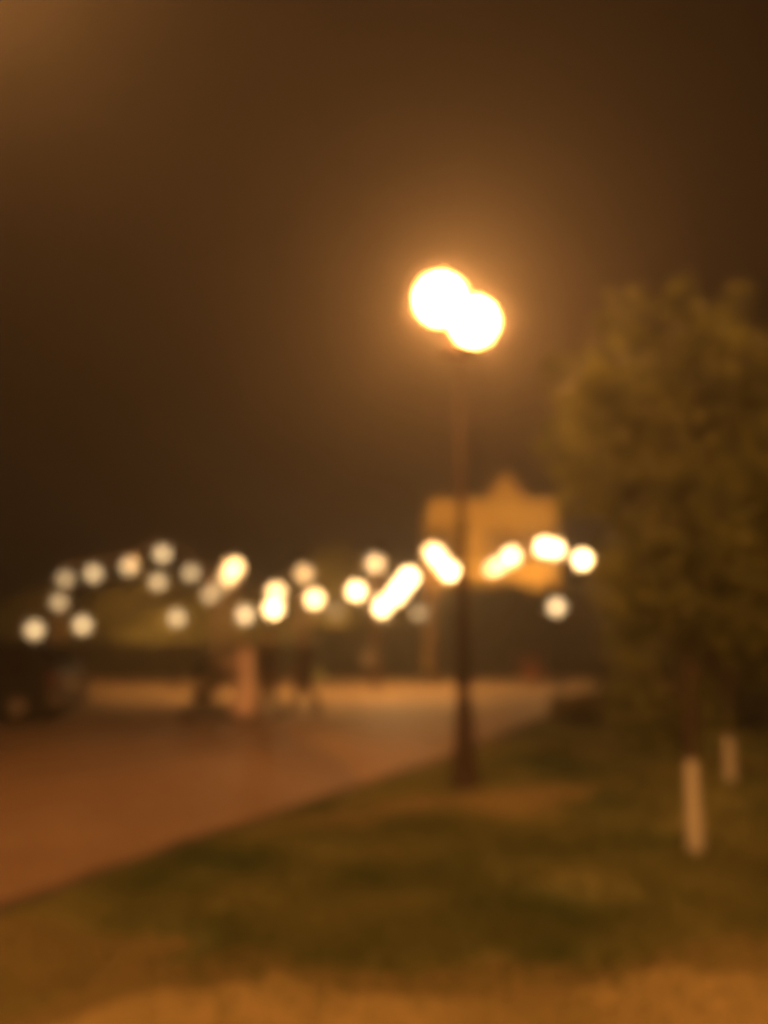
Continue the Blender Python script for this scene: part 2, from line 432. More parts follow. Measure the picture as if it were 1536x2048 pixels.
def tree(name, label, base, h, trunk_r, lobes, nleaf, lsize, lm, seed, white=None, group=None, cat='tree', lean=(0, 0), keep=None):
    rng = random.Random(seed)
    t = empty(name, base); tag(t, label, cat, group)
    fork = min(l[0][2] - l[1][2] * .6 for l in lobes); top = h * .82
    pts, rad = [], []
    for k in range(9):
        q = k / 8; z = top * q
        pts.append((lean[0] * q + .03 * (math.sin(q * 5 + seed) - math.sin(seed)), lean[1] * q + .03 * (math.cos(q * 4 + seed) - math.cos(seed)), z - (.03 if k == 0 else 0)))
        rad.append(trunk_r * (1.25 if k == 0 else 1 - .8 * q))
    b = MB(); b.tube(pts, rad, 10)
    for c, r in lobes[:30]:
        z0 = max(fork * .9, min(top * .8, c[2] - r[2] * .8)); q = z0 / top
        s0 = Vector((lean[0] * q, lean[1] * q, z0)); e = Vector(c) + Vector((rng.uniform(-.3, .3) * r[0], rng.uniform(-.3, .3) * r[1], r[2] * .2))
        mid = s0.lerp(e, .5) + Vector((0, 0, .1 * (e - s0).length))
        b.tube([s0, mid, e], [trunk_r * .45, trunk_r * .3, trunk_r * .1], 6)
        for _ in range(3):
            d = Vector((rng.gauss(0, 1), rng.gauss(0, 1), rng.gauss(0, .6))).normalized()
            b.tube([mid, mid + Vector((d.x * r[0], d.y * r[1], d.z * r[2])) * .7], [trunk_r * .2, trunk_r * .05], 5)
    tr = b.build('trunk', M['bark'], t)
    if white:
        wb = MB(); P, Q = [], []
        for k in range(6):
            z = white * k / 5; q = z / top
            i = min(int(q * 8), 7); f_ = q * 8 - i
            p = Vector(pts[i]).lerp(Vector(pts[i + 1]), f_); p.z = z
            P.append(p); Q.append((rad[i] * (1 - f_) + rad[i + 1] * f_) + .004)
        wb.tube(P, Q, 14, cap=False); wb.build('whitewash', M['white'], tr)
    cb = MB(); leaves_into(cb, lobes, nleaf, lsize, rng, .55, keep); cb.build('crown', M[lm], t)
    return t
def crown(cx, cy, z0, z1, rx, ry, n, seed):      # lobes filling an egg-shaped crown
    rng = random.Random(seed); L = []
    H = z1 - z0
    L.append(((cx, cy, z0 + H * .5), (rx * .75, ry * .75, H * .42)))
    for k in range(n):
        q = (k + .5) / n; z = z0 + H * (.1 + .8 * q); w = math.sin(math.pi * min(1, .18 + .72 * q)) ** .6
        a_ = k * 2.4 + rng.uniform(-.4, .4); f_ = rng.uniform(.45, .75)
        s_ = rng.uniform(.34, .5)
        L.append(((cx + math.cos(a_) * rx * w * f_, cy + math.sin(a_) * ry * w * f_, z), (rx * s_, ry * s_, H * .13 * rng.uniform(.8, 1.3))))
    return L

# two young trees with painted trunks on the lawn, a third crown at the frame's edge
t1 = gnd(1392, 1702)
L1 = crown(.26, .15, 1.15, 4.08, 1.12, 1.05, 18, 3)
L1 += [((-.30, -.1, 3.94), (.30, .30, .28)), ((.42, .1, 3.92), (.28, .30, .26)), ((-.72, .1, 3.55), (.28, .30, .30)), ((-.84, 0, 2.98), (.25, .30, .28)), ((-.76, -.1, 2.58), (.26, .30, .22)), ((-.45, .2, 1.95), (.22, .3, .28)), ((-.33, .25, 1.02), (.26, .26, .28)), ((-.08, .22, .90), (.20, .22, .28)), ((.22, .25, .98), (.2, .22, .26))]
L1 = [((c[0], c[1], c[2] + .10 * (c[2] - 1) / 3), r) for c, r in L1]
_r = random.Random(77)
for _ in range(46):                     # sprigs breaking the outline
    c, r = L1[_r.randrange(len(L1))]; d_ = Vector((_r.gauss(0, 1), _r.gauss(0, 1), _r.gauss(0, 1))).normalized(); q_ = _r.uniform(.95, 1.3)
    k_ = _r.uniform(.07, .15); L1.append(((c[0] + d_.x * r[0] * q_, c[1] + d_.y * r[1] * q_, c[2] + d_.z * r[2] * q_), (k_, k_, k_ * 1.3)))
tree('young_tree', 'large leafy young tree with tall whitewashed trunk, nearest on the lawn', t1, 4.0, .046, L1, 12500, .088, 'leaf1', 11, .64, 'trees with whitewashed trunks', keep=lambda p: p.x > -.60 or p.z > 2.45)
t2 = gnd(1462, 1562)
tree('young_tree', 'young tree with shorter whitewashed trunk, farther back behind the large leafy one', t2, 3.8, .044, crown(.25, .1, .95, 3.8, 1.1, 1.1, 12, 5), 8000, .085, 'leaf2', 12, .46, 'trees with whitewashed trunks')

def shrub(name, label, base, r, h, n, ls, lm, seed, group=None, cat='shrub'):
    rng = random.Random(seed)
    t = empty(name, base); tag(t, label, cat, group)
    b = MB()
    for k in range(7):
        a_ = rng.uniform(0, 6.28); b.tube([(0, 0, -.03), (math.cos(a_) * r * .3, math.sin(a_) * r * .3, h * .45), (math.cos(a_) * r * .55, math.sin(a_) * r * .55, h * .8)], [.02, .014, .005], 5)
    b.build('stem', M['bark'], t)
    lobes = [((0, 0, h * .52), (r * .8, r * .8, h * .48))]
    for k in range(7):
        a_ = k * .9 + rng.uniform(-.2, .2)
        lobes.append(((math.cos(a_) * r * .6, math.sin(a_) * r * .6, h * rng.uniform(.3, .72)), (r * .45, r * .45, h * .28)))
    c = MB(); leaves_into(c, lobes, n, ls, rng, .4); c.build('foliage', M[lm], t)
    return t
shrub('shrub', 'low loose shrub at the lawn edge right of the lamp post', at(1165, 1440, 13.6).xy.to_3d(), .60, .55, 1500, .09, 'leaf3', 21, 'shrubs on the lawn')
shrub('shrub', 'dark rounded shrub behind the large leafy tree trunk', at(1290, 1440, 13.0).xy.to_3d(), .9, 1.15, 3200, .08, 'leaf2', 22, 'shrubs on the lawn')
shrub('shrub', 'tall dark shrub at the right edge behind both painted trunks', at(1500, 1440, 12.5).xy.to_3d(), 1.25, 2.3, 4500, .09, 'leaf2', 23, 'shrubs on the lawn')

def hedge(label, p0, p1, h, th, n, lm, seed):
    rng = random.Random(seed); p0, p1 = Vector(p0), Vector(p1); d = p1 - p0; L = d.length
    t = empty('hedge', p0, math.atan2(d.y, d.x)); tag(t, label, 'hedge')
    b = MB(); K_ = max(6, int(L / .6)); vs = []; fs = []
    for i in range(K_ + 1):
        x = L * i / K_; e = .10 * noise.noise((x * .9, seed, 0)); w = th / 2 * .86
        vs += [(x, -w, -.08), (x, -w * .95, h * (.9 + e)), (x, w * .95, h * (.9 + e)), (x, w, -.08)]
    for i in range(K_):
        for k in range(3): fs.append((i * 4 + k, i * 4 + k + 1, (i + 1) * 4 + k + 1, (i + 1) * 4 + k))
    fs += [(0, 3, 2, 1), (K_ * 4, K_ * 4 + 1, K_ * 4 + 2, K_ * 4 + 3)]
    b.add(vs, fs); b.build('twig_core', M['core'], t)
    V, F = [], []
    for _ in range(n):
        x = rng.uniform(0, L); e = .10 * noise.noise((x * .9, seed, 0)); hh = h * (.93 + e)
        if rng.random() < .72: p = Vector((x, -th / 2 * rng.uniform(.85, 1.08), rng.uniform(0, hh)))
        else: p = Vector((x, rng.uniform(-th / 2, th / 2), hh * rng.uniform(.96, 1.06)))
        s_ = .13 * rng.uniform(.6, 1.4)
        tt = Vector((rng.gauss(0, 1), rng.gauss(0, 1), rng.gauss(0, 1))).normalized(); s = tt.cross(Vector((rng.gauss(0, 1), rng.gauss(0, 1), rng.gauss(0, 1)))).normalized()
        n0 = len(V); V += [p - tt * s_ * .5, p + s * s_ * .3, p + tt * s_ * .5, p - s * s_ * .3]; F.append((n0, n0 + 1, n0 + 2, n0 + 3))
    c = MB(); c.add(V, F); c.build('foliage', M[lm], t)
hedge('clipped hedge behind the paved way, right of the walking people', (-2.2, 27.9, 0), (1.4, 28.1, 0), 1.75, 1.0, 6000, 'leaf4', 31)
hedge('tall dark hedge in front of the ochre house, right of the lamp post', (1.6, 27.8, 0), (9.6, 27.9, 0), 3.3, 1.0, 9000, 'leaf4', 34)
hedge('low dark hedge behind the lit arch on the left', (-17, 28.0, 0), (-2.4, 27.7, 0), 1.15, .9, 9000, 'leaf3', 32)
hedge('dark hedge closing off the lawn on the right', (9.8, 26.5, 0), (20, 20.5, 0), 2.0, 1.0, 6000, 'leaf2', 33)

def far_tree(label, px, d, h, z0, rx, n, lm, seed):
    b = at(px, 1300, d); tree('park_tree', label, (b.x, b.y, -.16), h, .14, crown(0, 0, z0, h, rx, rx * .8, 11, seed), n, .17, lm, seed, None, 'trees behind the hedge')
far_tree('olive green tree standing behind the lit arch', 285, 34.5, 4.3, .5, 3.0, 6500, 'leaf3', 41)
far_tree('small yellowish tree behind the swag of lights in the middle', 672, 33, 5.6, 1.3, 1.1, 2800, 'leaf3', 42)
far_tree('dark tree behind the hedge left of the lamp post', 775, 34.5, 4.0, .6, 2.0, 3400, 'leaf4', 43)
far_tree('broad tree behind the hedge, above the walking people', 540, 35, 3.9, .6, 2.6, 3800, 'leaf4', 44)
far_tree('dark tree at the far left edge behind the parked car', 60, 34, 3.6, .5, 2.6, 3800, 'leaf3', 45)
far_tree('wide low tree between the arch and the people, behind the hedge', 420, 35, 3.8, .5, 2.6, 3800, 'leaf3', 46)

# ------------------------------------------------------------------ ochre house behind the hedge
HD = 32.0
hl, hr = at(858, 1100, HD).x, at(1116, 1100, HD).x
hz = at(985, 1004, HD).z
house = empty('house', ((hl + hr) / 2, HD, -.16)); tag(house, 'ochre plastered house with small central gable behind the bright lights', 'house')
hw = hr - hl; hh = hz + .16
b = MB(); b.box((0, 2.75, hh / 2), (hw, 5.5, hh)); b.build('wall', M['ochre'], house)
gx = at(1010, 1000, HD).x - (hl + hr) / 2
gw = at(1056, 1000, HD).x - at(964, 1000, HD).x; gh = at(1010, 946, HD).z - hz
b = MB()
b.add([(gx - gw / 2, -.12, hh - .9), (gx + gw / 2, -.12, hh - .9), (gx + gw / 2, -.12, hh), (gx, -.12, hh + gh), (gx - gw / 2, -.12, hh),
       (gx - gw / 2, 3.5, hh - .9), (gx + gw / 2, 3.5, hh - .9), (gx + gw / 2, 3.5, hh), (gx, 3.5, hh + gh), (gx - gw / 2, 3.5, hh)],
      [(0, 1, 2, 3, 4), (9, 8, 7, 6, 5), (0, 5, 6, 1), (1, 6, 7, 2), (4, 9, 5, 0)])
gb = b.build('gable', M['ochre'], house)
b = MB()
for s in (-1, 1):
    x0, x1 = gx + s * (gw / 2 + .07), gx
    b.add([(x0, -.2, hh - .03), (x1, -.2, hh + gh + .03), (x1, 3.6, hh + gh + .03), (x0, 3.6, hh - .03), (x0, -.2, hh + .03), (x1, -.2, hh + gh + .10), (x1, 3.6, hh + gh + .10), (x0, 3.6, hh + .03)],
          [(0, 1, 2, 3), (4, 7, 6, 5), (0, 4, 5, 1), (3, 2, 6, 7), (0, 3, 7, 4)])
b.build('roof', M['roof'], house)
b = MB(); b.box((-(hw / 2 + gx - gw / 2) / 2 + gx - gw / 2, -.05, hh + .05), (hw / 2 + gx - gw / 2 - .02, .34, .12)); b.build('cornice', M['trim'], house)
b = MB(); b.box(((gx + gw / 2 + hw / 2) / 2, -.05, hh + .05), (hw / 2 - gx - gw / 2 - .02, .34, .12)); b.build('cornice', M['trim'], house)
b = MB(); b.box((0, -.04, hh * .52), (hw + .08, .12, .14)); b.build('string_course', M['trim'], house)
for wx, wz, ww, wh in ((-hw * .36, hh * .73, .7, 1.05), (gx, hh * .73, .8, 1.15), (hw * .38, hh * .73, .7, 1.05), (-hw * .36, hh * .3, .8, 1.2), (hw * .38, hh * .3, .8, 1.2)):
    f = MB()
    for dx in (-1, 1): f.box((wx + dx * ww / 2, -.15, wz), (.08, .12, wh + .08))
    for dz in (-1, 1): f.box((wx, -.15, wz + dz * wh / 2), (ww - .08, .12, .08))
    f.box((wx, -.14, wz), (.05, .08, wh - .08))
    w_ = f.build('window', M['trim'], house)
    p = MB(); p.box((wx, -.115, wz), (ww - .06, .02, wh - .06)); p.build('pane', M['glass'], w_)
    p = MB(); p.box((wx, -.17, wz - wh / 2 - .09), (ww + .24, .2, .08)); p.build('sill', M['trim'], w_)
    for s in (-1, 1):
        p = MB(); p.box((wx + s * (ww * .75 + .06), -.14, wz), (ww * .46, .05, wh)); p.build('shutter', M['shutter'], w_)
b = MB(); b.box((gx, -.16, 1.05), (1.0, .08, 2.1)); dr = b.build('door', M['shutter'], house)
b = MB(); b.tube([(gx + .38, -.20, 1.05), (gx + .38, -.27, 1.05), (gx + .28, -.27, 1.05)], .015, 6); b.build('handle', M['alloy'], dr)

# ------------------------------------------------------------------ twin globe lamp posts beside the kerb
def twin_lamp(label, x, y, gm='globe'):
    t = empty('lamp_post', (x, y, 0)); tag(t, label, 'lamp post', 'twin globe lamp posts along the kerb')
    b = MB(); b.lathe([(.17, -.06), (.17, .03), (.145, .06), (.115, .20), (.10, .75), (.085, .82), (.09, .86), (.075, .90)], seg=20); b.build('base', M['iron'], t)
    b = MB(); b.tube([(0, 0, .88), (0, 0, 2.6), (0, 0, 4.72)], [.070, .050, .030], 14); b.lathe([(.02, 4.60), (.26, 4.635), (.265, 4.65), (.05, 4.70)], (0, 0, 0), 24); b.lathe([(.03, 4.70), (.075, 4.73), (.075, 4.79), (.03, 4.83), (.018, 4.93), (.0, 4.95)]); b.build('post', M['iron'], t)  # the wide dish under the arms is added to shade the post
    for sx, sy in ((-.225, -.31), (.215, .31)):
        b = MB(); P = []
        for k in range(9):
            q = k / 8; P.append((sx * q, sy * q, 4.70 + .08 * math.sin(q * math.pi * .5) - .10 * math.sin(q * math.pi)))
        b.tube(P, .020, 8); ar = b.build('arm', M['iron'], t)
        b = MB(); b.lathe([(.03, 4.75), (.075, 4.765), (.085, 4.79), (.06, 4.80)], (sx, sy, 0)); b.build('fitter', M['iron'], ar)
        b = MB(); b.ball((sx, sy, 5.17), .215, 20, 12); gl_ = b.build('globe', M[gm], t)
        b = MB(); b.ball((sx, sy, 5.17), .375, 28, 16); b.build('glass', M['halo_shell'], gl_)  # outer shell added to give the globe a soft halo
    return t
twin_lamp('tall dark lamp post with two glowing globes at the lawn edge', at(931, 1560, 8.25).x, 8.25)
twin_lamp('lamp post with two glowing globes by the kerb nearest the camera', -2.45, 2.9, 'globe_weak')
twin_lamp('lamp post with two glowing globes behind the dirt footpath', 1.4, -3.4, 'globe_strong')

# ------------------------------------------------------------------ string lights, arch and globe garden lamps
GLOW = {}
def bulbmat(s_):
    k = round(s_, 1)
    if k not in GLOW: GLOW[k] = glow('bulb_lit_%s' % k, BULB_COL if k < 5 else (1.0, .60, .24), k)
    return GLOW[k]
BM_ = MB(); BM_.ball((0, 0, 0), .165, 12, 8)
_t = BM_.build('globe_bulb', M['white']); bulb_me = _t.data; bpy.data.objects.remove(_t)
BM_ = MB(); BM_.ball((0, 0, 0), .28, 16, 10)
_t = BM_.build('lantern_halo', M['halo_shell2']); halo_me = _t.data; bpy.data.objects.remove(_t)
def lantern_halo(parent):
    o = bpy.data.objects.new('glass', halo_me); C.objects.link(o); o.parent = parent  # shell added round the bulb to soften its glow
def bulb(loc, s_, parent, r=1.0, name='bulb'):
    o = bpy.data.objects.new(name, bulb_me.copy()); C.objects.link(o)
    o.data.materials.clear(); o.data.materials.append(bulbmat(s_))
    o.parent = parent; o.location = loc; o.scale = (r, r, r)
    b = MB(); b.lathe([(.045, .14), (.06, .24), (.09, .29), (.05, .33), (.012, .36)], (0, 0, 0), 10); b.build('socket', M['cable'], o)
    lantern_halo(o)
    return o
# lit arch on the left
AD = 23.0
arch_bulbs = [(118, 1205, 1.7), (131, 1158, 1.6), (187, 1147, 2.6), (257, 1133, 2.3), (325, 1108, 2.9), (382, 1146, 2.0), (420, 1190, 1.8)]
P = [at(x, y, AD) for x, y, _ in arch_bulbs]
ax = at(110, 1250, AD).x; bx = at(432, 1250, AD).x
arch = empty('arch', ((ax + bx) / 2, AD, PZ)); tag(arch, 'tan metal arch strung with globe lights on the left', 'arch')
ori = Vector(arch.location)
line = [Vector((ax - .02, AD, PZ - .05)), Vector((ax, AD, 1.4))] + [p + Vector((0, 0, .36)) for p in P] + [Vector((bx, AD, 1.5)), Vector((bx + .02, AD, PZ - .05))]
sl = [p - ori for p in smooth_line(line, 6)]
b = MB(); b.tube(sl, .06, 8); b.tube([p + Vector((0, .45, 0)) for p in sl], .05, 8); b.build('hoop', M['tan'], arch)
for q in sl[4::6]:
    b = MB(); b.tube([q + Vector((0, .02, 0)), q + Vector((0, .43, 0))], .02, 6); b.build('rung', M['tan'], arch)
for p, (_, _, s_) in zip(P, arch_bulbs): bulb(p - ori, s_, arch)
p = at(316, 1164, AD) - ori
pb = bulb(p, 2.2, arch)
b = MB(); b.tube([(0, 0, .35), (0, 0, .9)], .008, 5); b.build('pendant_cable', M['cable'], pb)
for X in (ax, bx):
    b = MB(); b.box((X - ori.x, .22, .02), (.36, .8, .10)); b.build('foot', M['kerb'], arch, .01)

# wooden poles that carry the swags
poles = {}
def fill_downlight(parent, c, L):           # fill lamp added to brighten the paving, its disc hidden by the shade
    x, y, z = c
    b = MB(); b.lathe([(.05, z + .05), (.24, z - .02), (.26, z - .27), (.248, z - .27), (.225, z - .06), (.05, z - .03)], (x, y, 0), 18); sh = b.build('fill_lamp_shade', M['baffle'], parent)
    b = MB(); b.lathe([(.18, z - .112), (.18, z - .108)], (x, y, 0), 18); b.build('lamp', glow('added_fill_lamp', FILL_DOWN_COL, L), sh)
fill_downlight(arch, tuple(at(262, 1120, AD) - ori + Vector((0, .22, .30))), 330)  # hidden fill lamp added under the arch for the paving on the left
b = MB(); b.tube([at(262, 1120, AD) - ori + Vector((0, .22, .34)), at(262, 1120, AD) - ori + Vector((0, .22, .62))], .012, 6); b.build('fill_lamp_cord', M['cable'], arch)
FILL_DOWN = {'a': 460, 'b': 520, 'c': 520, 'd': 560, 'f': 300}  # strengths of the fill lamps added on the poles
def pole(key, px, py, d, label):
    p = at(px, py, d); h = p.z + .50 - PZ
    t = empty('string_light_pole', (p.x, d + .12, PZ)); tag(t, label, 'pole', 'wooden poles carrying the light strings')
    b = MB(); b.tube([(0, 0, -.06), (0, 0, h * .5), (0, 0, h)], [.075, .068, .055], 10); b.build('shaft', M['wood'], t)
    b = MB(); b.tube([(0, 0, h - .12), (0, -.10, h - .12), (0, -.12, h - .16)], .012, 6); b.build('hook', M['iron'], t)
    if key in FILL_DOWN:
        fill_downlight(t, (0, -.34, h - .08), FILL_DOWN[key])
        b = MB(); b.tube([(0, 0, h - .03), (0, -.34, h - .03)], .015, 6); b.build('bracket', M['iron'], t)
    poles[key] = Vector((p.x, d, p.z + .36))
pole('a', 466, 1138, 22.5, 'wooden light pole just right of the lit arch')
pole('b', 608, 1146, 22.5, 'wooden light pole behind the person farthest right')
pole('c', 752, 1126, 22.0, 'wooden light pole midway between the people and the lamp post')
pole('d', 866, 1100, 24.0, 'wooden light pole just left of the tall lamp post')
pole('e', 1100, 1095, 29.4, 'wooden light pole in front of the right end of the ochre house')
pole('f', 1262, 1120, 27.0, 'wooden light pole hidden in the foliage of the large leafy tree')

def swag(label, bulbs, start=None, end=None):
    P = [at(x, y, d) for x, y, d, s_ in bulbs]
    o = empty('light_string', P[0]); tag(o, label, 'string lights', 'strings of globe lights over the paved way')
    cable = ([poles[start]] if start else []) + [p + Vector((0, 0, .36)) for p in P] + ([poles[end]] if end else [])
    cl = [cable[0]]
    for p in cable[1:]:
        if (p - cl[-1]).length > .05: cl.append(p)
    b = MB(); b.tube([p - P[0] for p in smooth_line(cl, 5)], .012, 6); b.build('cable', M['cable'], o)
    for p, q in zip(P, bulbs): bulb(p - P[0], q[3], o)
swag('slack string of globe lights sagging beside the arch above the people', [(468, 1132, 22.5, 12), (458, 1152, 22.4, 6), (440, 1172, 22.3, .8), (490, 1230, 22.3, 3.8), (547, 1217, 22.3, 20), (552, 1184, 22.4, 10)], 'a', 'b')
swag('string of globe lights between the people and the middle pole', [(608, 1147, 22.4, 1.9), (629, 1198, 22.2, 14), (672, 1222, 22.1, .5), (713, 1182, 22.0, 20)], 'b', 'c')
swag('tight bright string of globe lights left of the lamp post', [(750, 1127, 22.0, 3.4), (762, 1214, 22.3, 28), (789, 1192, 22.8, 24), (802, 1174, 23.2, 28), (818, 1155, 23.6, 34)], 'c', 'd')
swag('very bright string of globe lights passing behind the lamp post', [(867, 1106, 24.2, 24), (880, 1122, 25.0, 20), (899, 1142, 26.0, 40), (985, 1138, 28.5, 10), (1002, 1128, 28.9, 12), (1023, 1112, 29.2, 30)], 'd', 'e')
swag('brightest string of globe lights in front of the ochre house', [(1088, 1094, 29.4, 48), (1112, 1098, 29.2, 36), (1165, 1119, 28.4, 48)], 'e', 'f')

def garden_lamp(label, px, py, d, s_, gz=PZ):
    p = at(px, py, d); h = p.z - gz
    t = empty('garden_lamp', (p.x, p.y, gz)); tag(t, label, 'lamp', 'single globe garden lamps')
    b = MB(); b.lathe([(.09, -.04), (.09, .04), (.05, .08), (.035, .14), (.03, h - .40), (.05, h - .37), (.09, h - .33), (.10, h - .29)], (0, 0, 0), 12); b.build('post', M['iron'], t)
    o = bpy.data.objects.new('globe', bulb_me.copy()); C.objects.link(o); o.data.materials.clear(); o.data.materials.append(bulbmat(s_)); o.parent = t; o.location = (0, 0, h); lantern_halo(o)
garden_lamp('short globe lamp behind the parked car, leftmost of the lights', 69, 1260, 21.5, 2.8)
garden_lamp('short globe lamp standing inside the left leg of the arch', 165, 1250, 22.2, 2.9)
garden_lamp('short globe lamp standing inside the right leg of the arch', 354, 1236, 22.6, 2.4)
garden_lamp('dim globe lamp below the tight bright string, left of the lamp post', 838, 1226, 24.5, 1.3)
garden_lamp('single globe lamp low down between the lamp post and the leafy tree', 1113, 1214, 22.8, 4.6, 0)

# fill lights added out of sight behind the hedges
def fill_light(label, x, y, z, tl, L):
    fl = empty('fill_light', (x, y, -.16)); tag(fl, label, 'fill_light', 'added fill lights behind the hedges')
    b = MB(); b.tube([(0, 0, -.05), (0, 0, z - .2)], .03, 8); b.build('stake', M['iron'], fl)
    hs = MB().box((0, 0, 0), (.62, .14, .40)).build('housing', M['iron'], fl, .01)
    hs.location = (0, 0, z); hs.rotation_euler = (R(tl), 0, 0)
    MB().box((0, .075, 0), (.54, .01, .32)).build('lamp', glow('fill_light_lit', (1.0, .50, .13), L), hs)
fill_light('unseen fill light added behind the tall hedge to brighten the ochre house', (hl + hr) / 2 + 1.0, 28.85, .95, 44, FILL_LIGHT_L)
fill_light('unseen fill light added behind the low hedge to brighten the olive green tree', at(300, 1300, 28.7).x, 28.7, .6, 10, 1250)
fill_light('unseen fill light added behind the clipped hedge to brighten the trees above the people', at(620, 1300, 28.9).x, 28.9, .8, 13, 1100)

# ------------------------------------------------------------------ people
def remeshed(mb, name, m, parent, vox, smooth=4):
    me = bpy.data.meshes.new(name); me.from_pydata(mb.v, [], mb.f); me.update()
    o = bpy.data.objects.new(name, me); C.objects.link(o)
    r = o.modifiers.new('r', 'REMESH'); r.mode = 'VOXEL'; r.voxel_size = vox
    s = o.modifiers.new('s', 'SMOOTH'); s.iterations = smooth; s.factor = .5
    dg = bpy.context.evaluated_depsgraph_get()
    nm = bpy.data.meshes.new_from_object(o.evaluated_get(dg))
    o.modifiers.clear(); o.data = nm; bpy.data.meshes.remove(me)
    nm.name = name; nm.materials.clear(); nm.materials.append(m)
    nm.polygons.foreach_set('use_smooth', [True] * len(nm.polygons))
    o.parent = parent
    return o
def joint_tube(b, pts, rad, seg=12):
    b.tube(pts, rad, seg)
    for p, r in zip(pts, rad):
        rr = max(r) if isinstance(r, (tuple, list)) else r
        b.ball(p, rr * .98, 10, 7)
def hand(b, wrist, d, side, curl):
    """palm and five fingers; d = forearm direction, side = +-1 (thumb towards the front, +x)"""
    d = Vector(d).normalized(); f = Vector((1, 0, 0)); f = (f - d * f.dot(d)).normalized(); n = d.cross(f) * side
    w = Vector(wrist)
    b.tube([w, w + d * .045, w + d * .095], [(.026, .018), (.040, .017), (.038, .014)], 10)
    for k, L in enumerate((.072, .080, .074, .058)):
        r0 = w + d * .088 + f * (.030 - .020 * k); j1 = r0 + d * L * .5 + n * curl * L * .15
        j2 = j1 + (d * .8 - n * -curl * .6).normalized() * L * .32; j3 = j2 + (d * .5 + n * curl).normalized() * L * .25
        joint_tube(b, [r0, j1, j2, j3], [.0098, .0092, .0085, .0075], 8)
    r0 = w + d * .03 + f * .034; j1 = r0 + (d * .7 + f * .6).normalized() * .038; j2 = j1 + (d * .95 + f * .2 + n * .2).normalized() * .030
    joint_tube(b, [r0, j1, j2], [.0125, .0108, .0090], 8)
def person(label, loc, rz, H, legs, arms, style, hairlen):
    """faces local +x; legs = (hip swing, knee bend) right/left, arms = (shoulder swing, elbow bend)"""
    t = empty('person', loc, rz); tag(t, label, 'person', 'people walking on the paved way')
    s = H / 1.72
    hipz, shz = .90 * s, 1.40 * s
    b = MB(); pts = {}
    for k, sd in enumerate((-1, 1)):
        sw, kn = legs[k]
        hip = Vector((0, sd * .088 * s, hipz)); kd = Vector((math.sin(sw), 0, -math.cos(sw)))
        knee = hip + kd * .425 * s; ad_ = Vector((math.sin(sw - kn), 0, -math.cos(sw - kn))); ank = knee + ad_ * .405 * s
        pts['leg%d' % k] = (hip, knee, ank)
    low = min(pts['leg0'][2].z, pts['leg1'][2].z) - .075 * s
    for k in (0, 1): pts['leg%d' % k] = tuple(p - Vector((0, 0, low)) for p in pts['leg%d' % k])
    dz = -low; hipz += dz; shz += dz
    for k, sd in enumerate((-1, 1)):
        sw, el = arms[k]
        sh = Vector((0, sd * .185 * s, shz - .02 * s)); ud = Vector((math.sin(sw), sd * .10, -math.cos(sw))).normalized(); elb = sh + ud * .285 * s
        fd = Vector((math.sin(sw + el), -sd * .04, -math.cos(sw + el))).normalized(); wr = elb + fd * .245 * s
        pts['arm%d' % k] = (sh, elb, wr, fd)
    torso = [(0, 0, hipz - .06 * s), (.005, 0, hipz + .04 * s), (.0, 0, hipz + .20 * s), (.0, 0, hipz + .36 * s), (-.005, 0, shz - .04 * s), (-.008, 0, shz + .03 * s), (0, 0, shz + .09 * s)]
    trad = [(.105, .150), (.112, .165), (.098, .142), (.112, .162), (.100, .172), (.066, .105), (.052, .056)]
    trad = [(p * s, q * s) for p, q in trad]
    b.tube(torso, trad, 20)
    b.tube([(0, 0, shz + .02 * s), (.012, 0, shz + .15 * s)], [.054 * s, .050 * s], 12)
    hc = Vector((.022 * s, 0, shz + .225 * s))
    b.ball(hc + Vector((-.012 * s, 0, .018 * s)), (.098 * s, .077 * s, .100 * s), 18, 12)
    b.ball(hc + Vector((.026 * s, 0, -.045 * s)), (.062 * s, .056 * s, .070 * s), 14, 10)
    b.tube([hc + Vector((.080 * s, 0, .012 * s)), hc + Vector((.104 * s, 0, -.022 * s))], [.009 * s, .016 * s], 8)
    b.ball(hc + Vector((.083 * s, 0, -.060 * s)), (.010 * s, .024 * s, .010 * s), 8, 6)
    for sd in (-1, 1):
        b.ball(hc + Vector((-.008 * s, sd * .078 * s, -.012 * s)), (.020 * s, .009 * s, .032 * s), 8, 6)
        b.ball(hc + Vector((.078 * s, sd * .030 * s, .010 * s)), (.010 * s, .014 * s, .008 * s), 8, 6)
    for k, sd in enumerate((-1, 1)):
        h_, k_, a_ = pts['leg%d' % k]
        joint_tube(b, [h_, h_.lerp(k_, .5), k_, k_.lerp(a_, .35), a_], [.088 * s, .074 * s, .054 * s, .056 * s, .037 * s])
        b.tube([a_ + Vector((-.05, 0, -.045)) * s, a_ + Vector((.06, 0, -.045)) * s, a_ + Vector((.175, 0, -.055)) * s], [(.032 * s, .036 * s), (.035 * s, .046 * s), (.020 * s, .036 * s)], 10)
        sh, el, wr, fd = pts['arm%d' % k]
        joint_tube(b, [sh, sh.lerp(el, .5), el, el.lerp(wr, .3), wr], [.052 * s, .046 * s, .038 * s, .037 * s, .026 * s])
        hand(b, wr, fd, sd, .5)
    remeshed(b, 'body', M['skin'], t, .0075, 3)
    # hair
    h = MB(); h.ball(hc + Vector((-.022 * s, 0, .034 * s)), (.100 * s, .088 * s, .098 * s), 16, 10)
    h.ball(hc + Vector((-.045 * s, 0, -.02 * s)), (.068 * s, .080 * s, .10 * s), 12, 8)
    if hairlen > 0: h.tube([hc + Vector((-.06 * s, 0, 0)), hc + Vector((-.085 * s, 0, -.12 * s)), hc + Vector((-.095 * s, 0, -.12 * s - hairlen))], [(.05, .075), (.045, .085), (.02, .06)], 12)
    remeshed(h, 'hair', M['hair'], t, .014, 3)
    e = .016
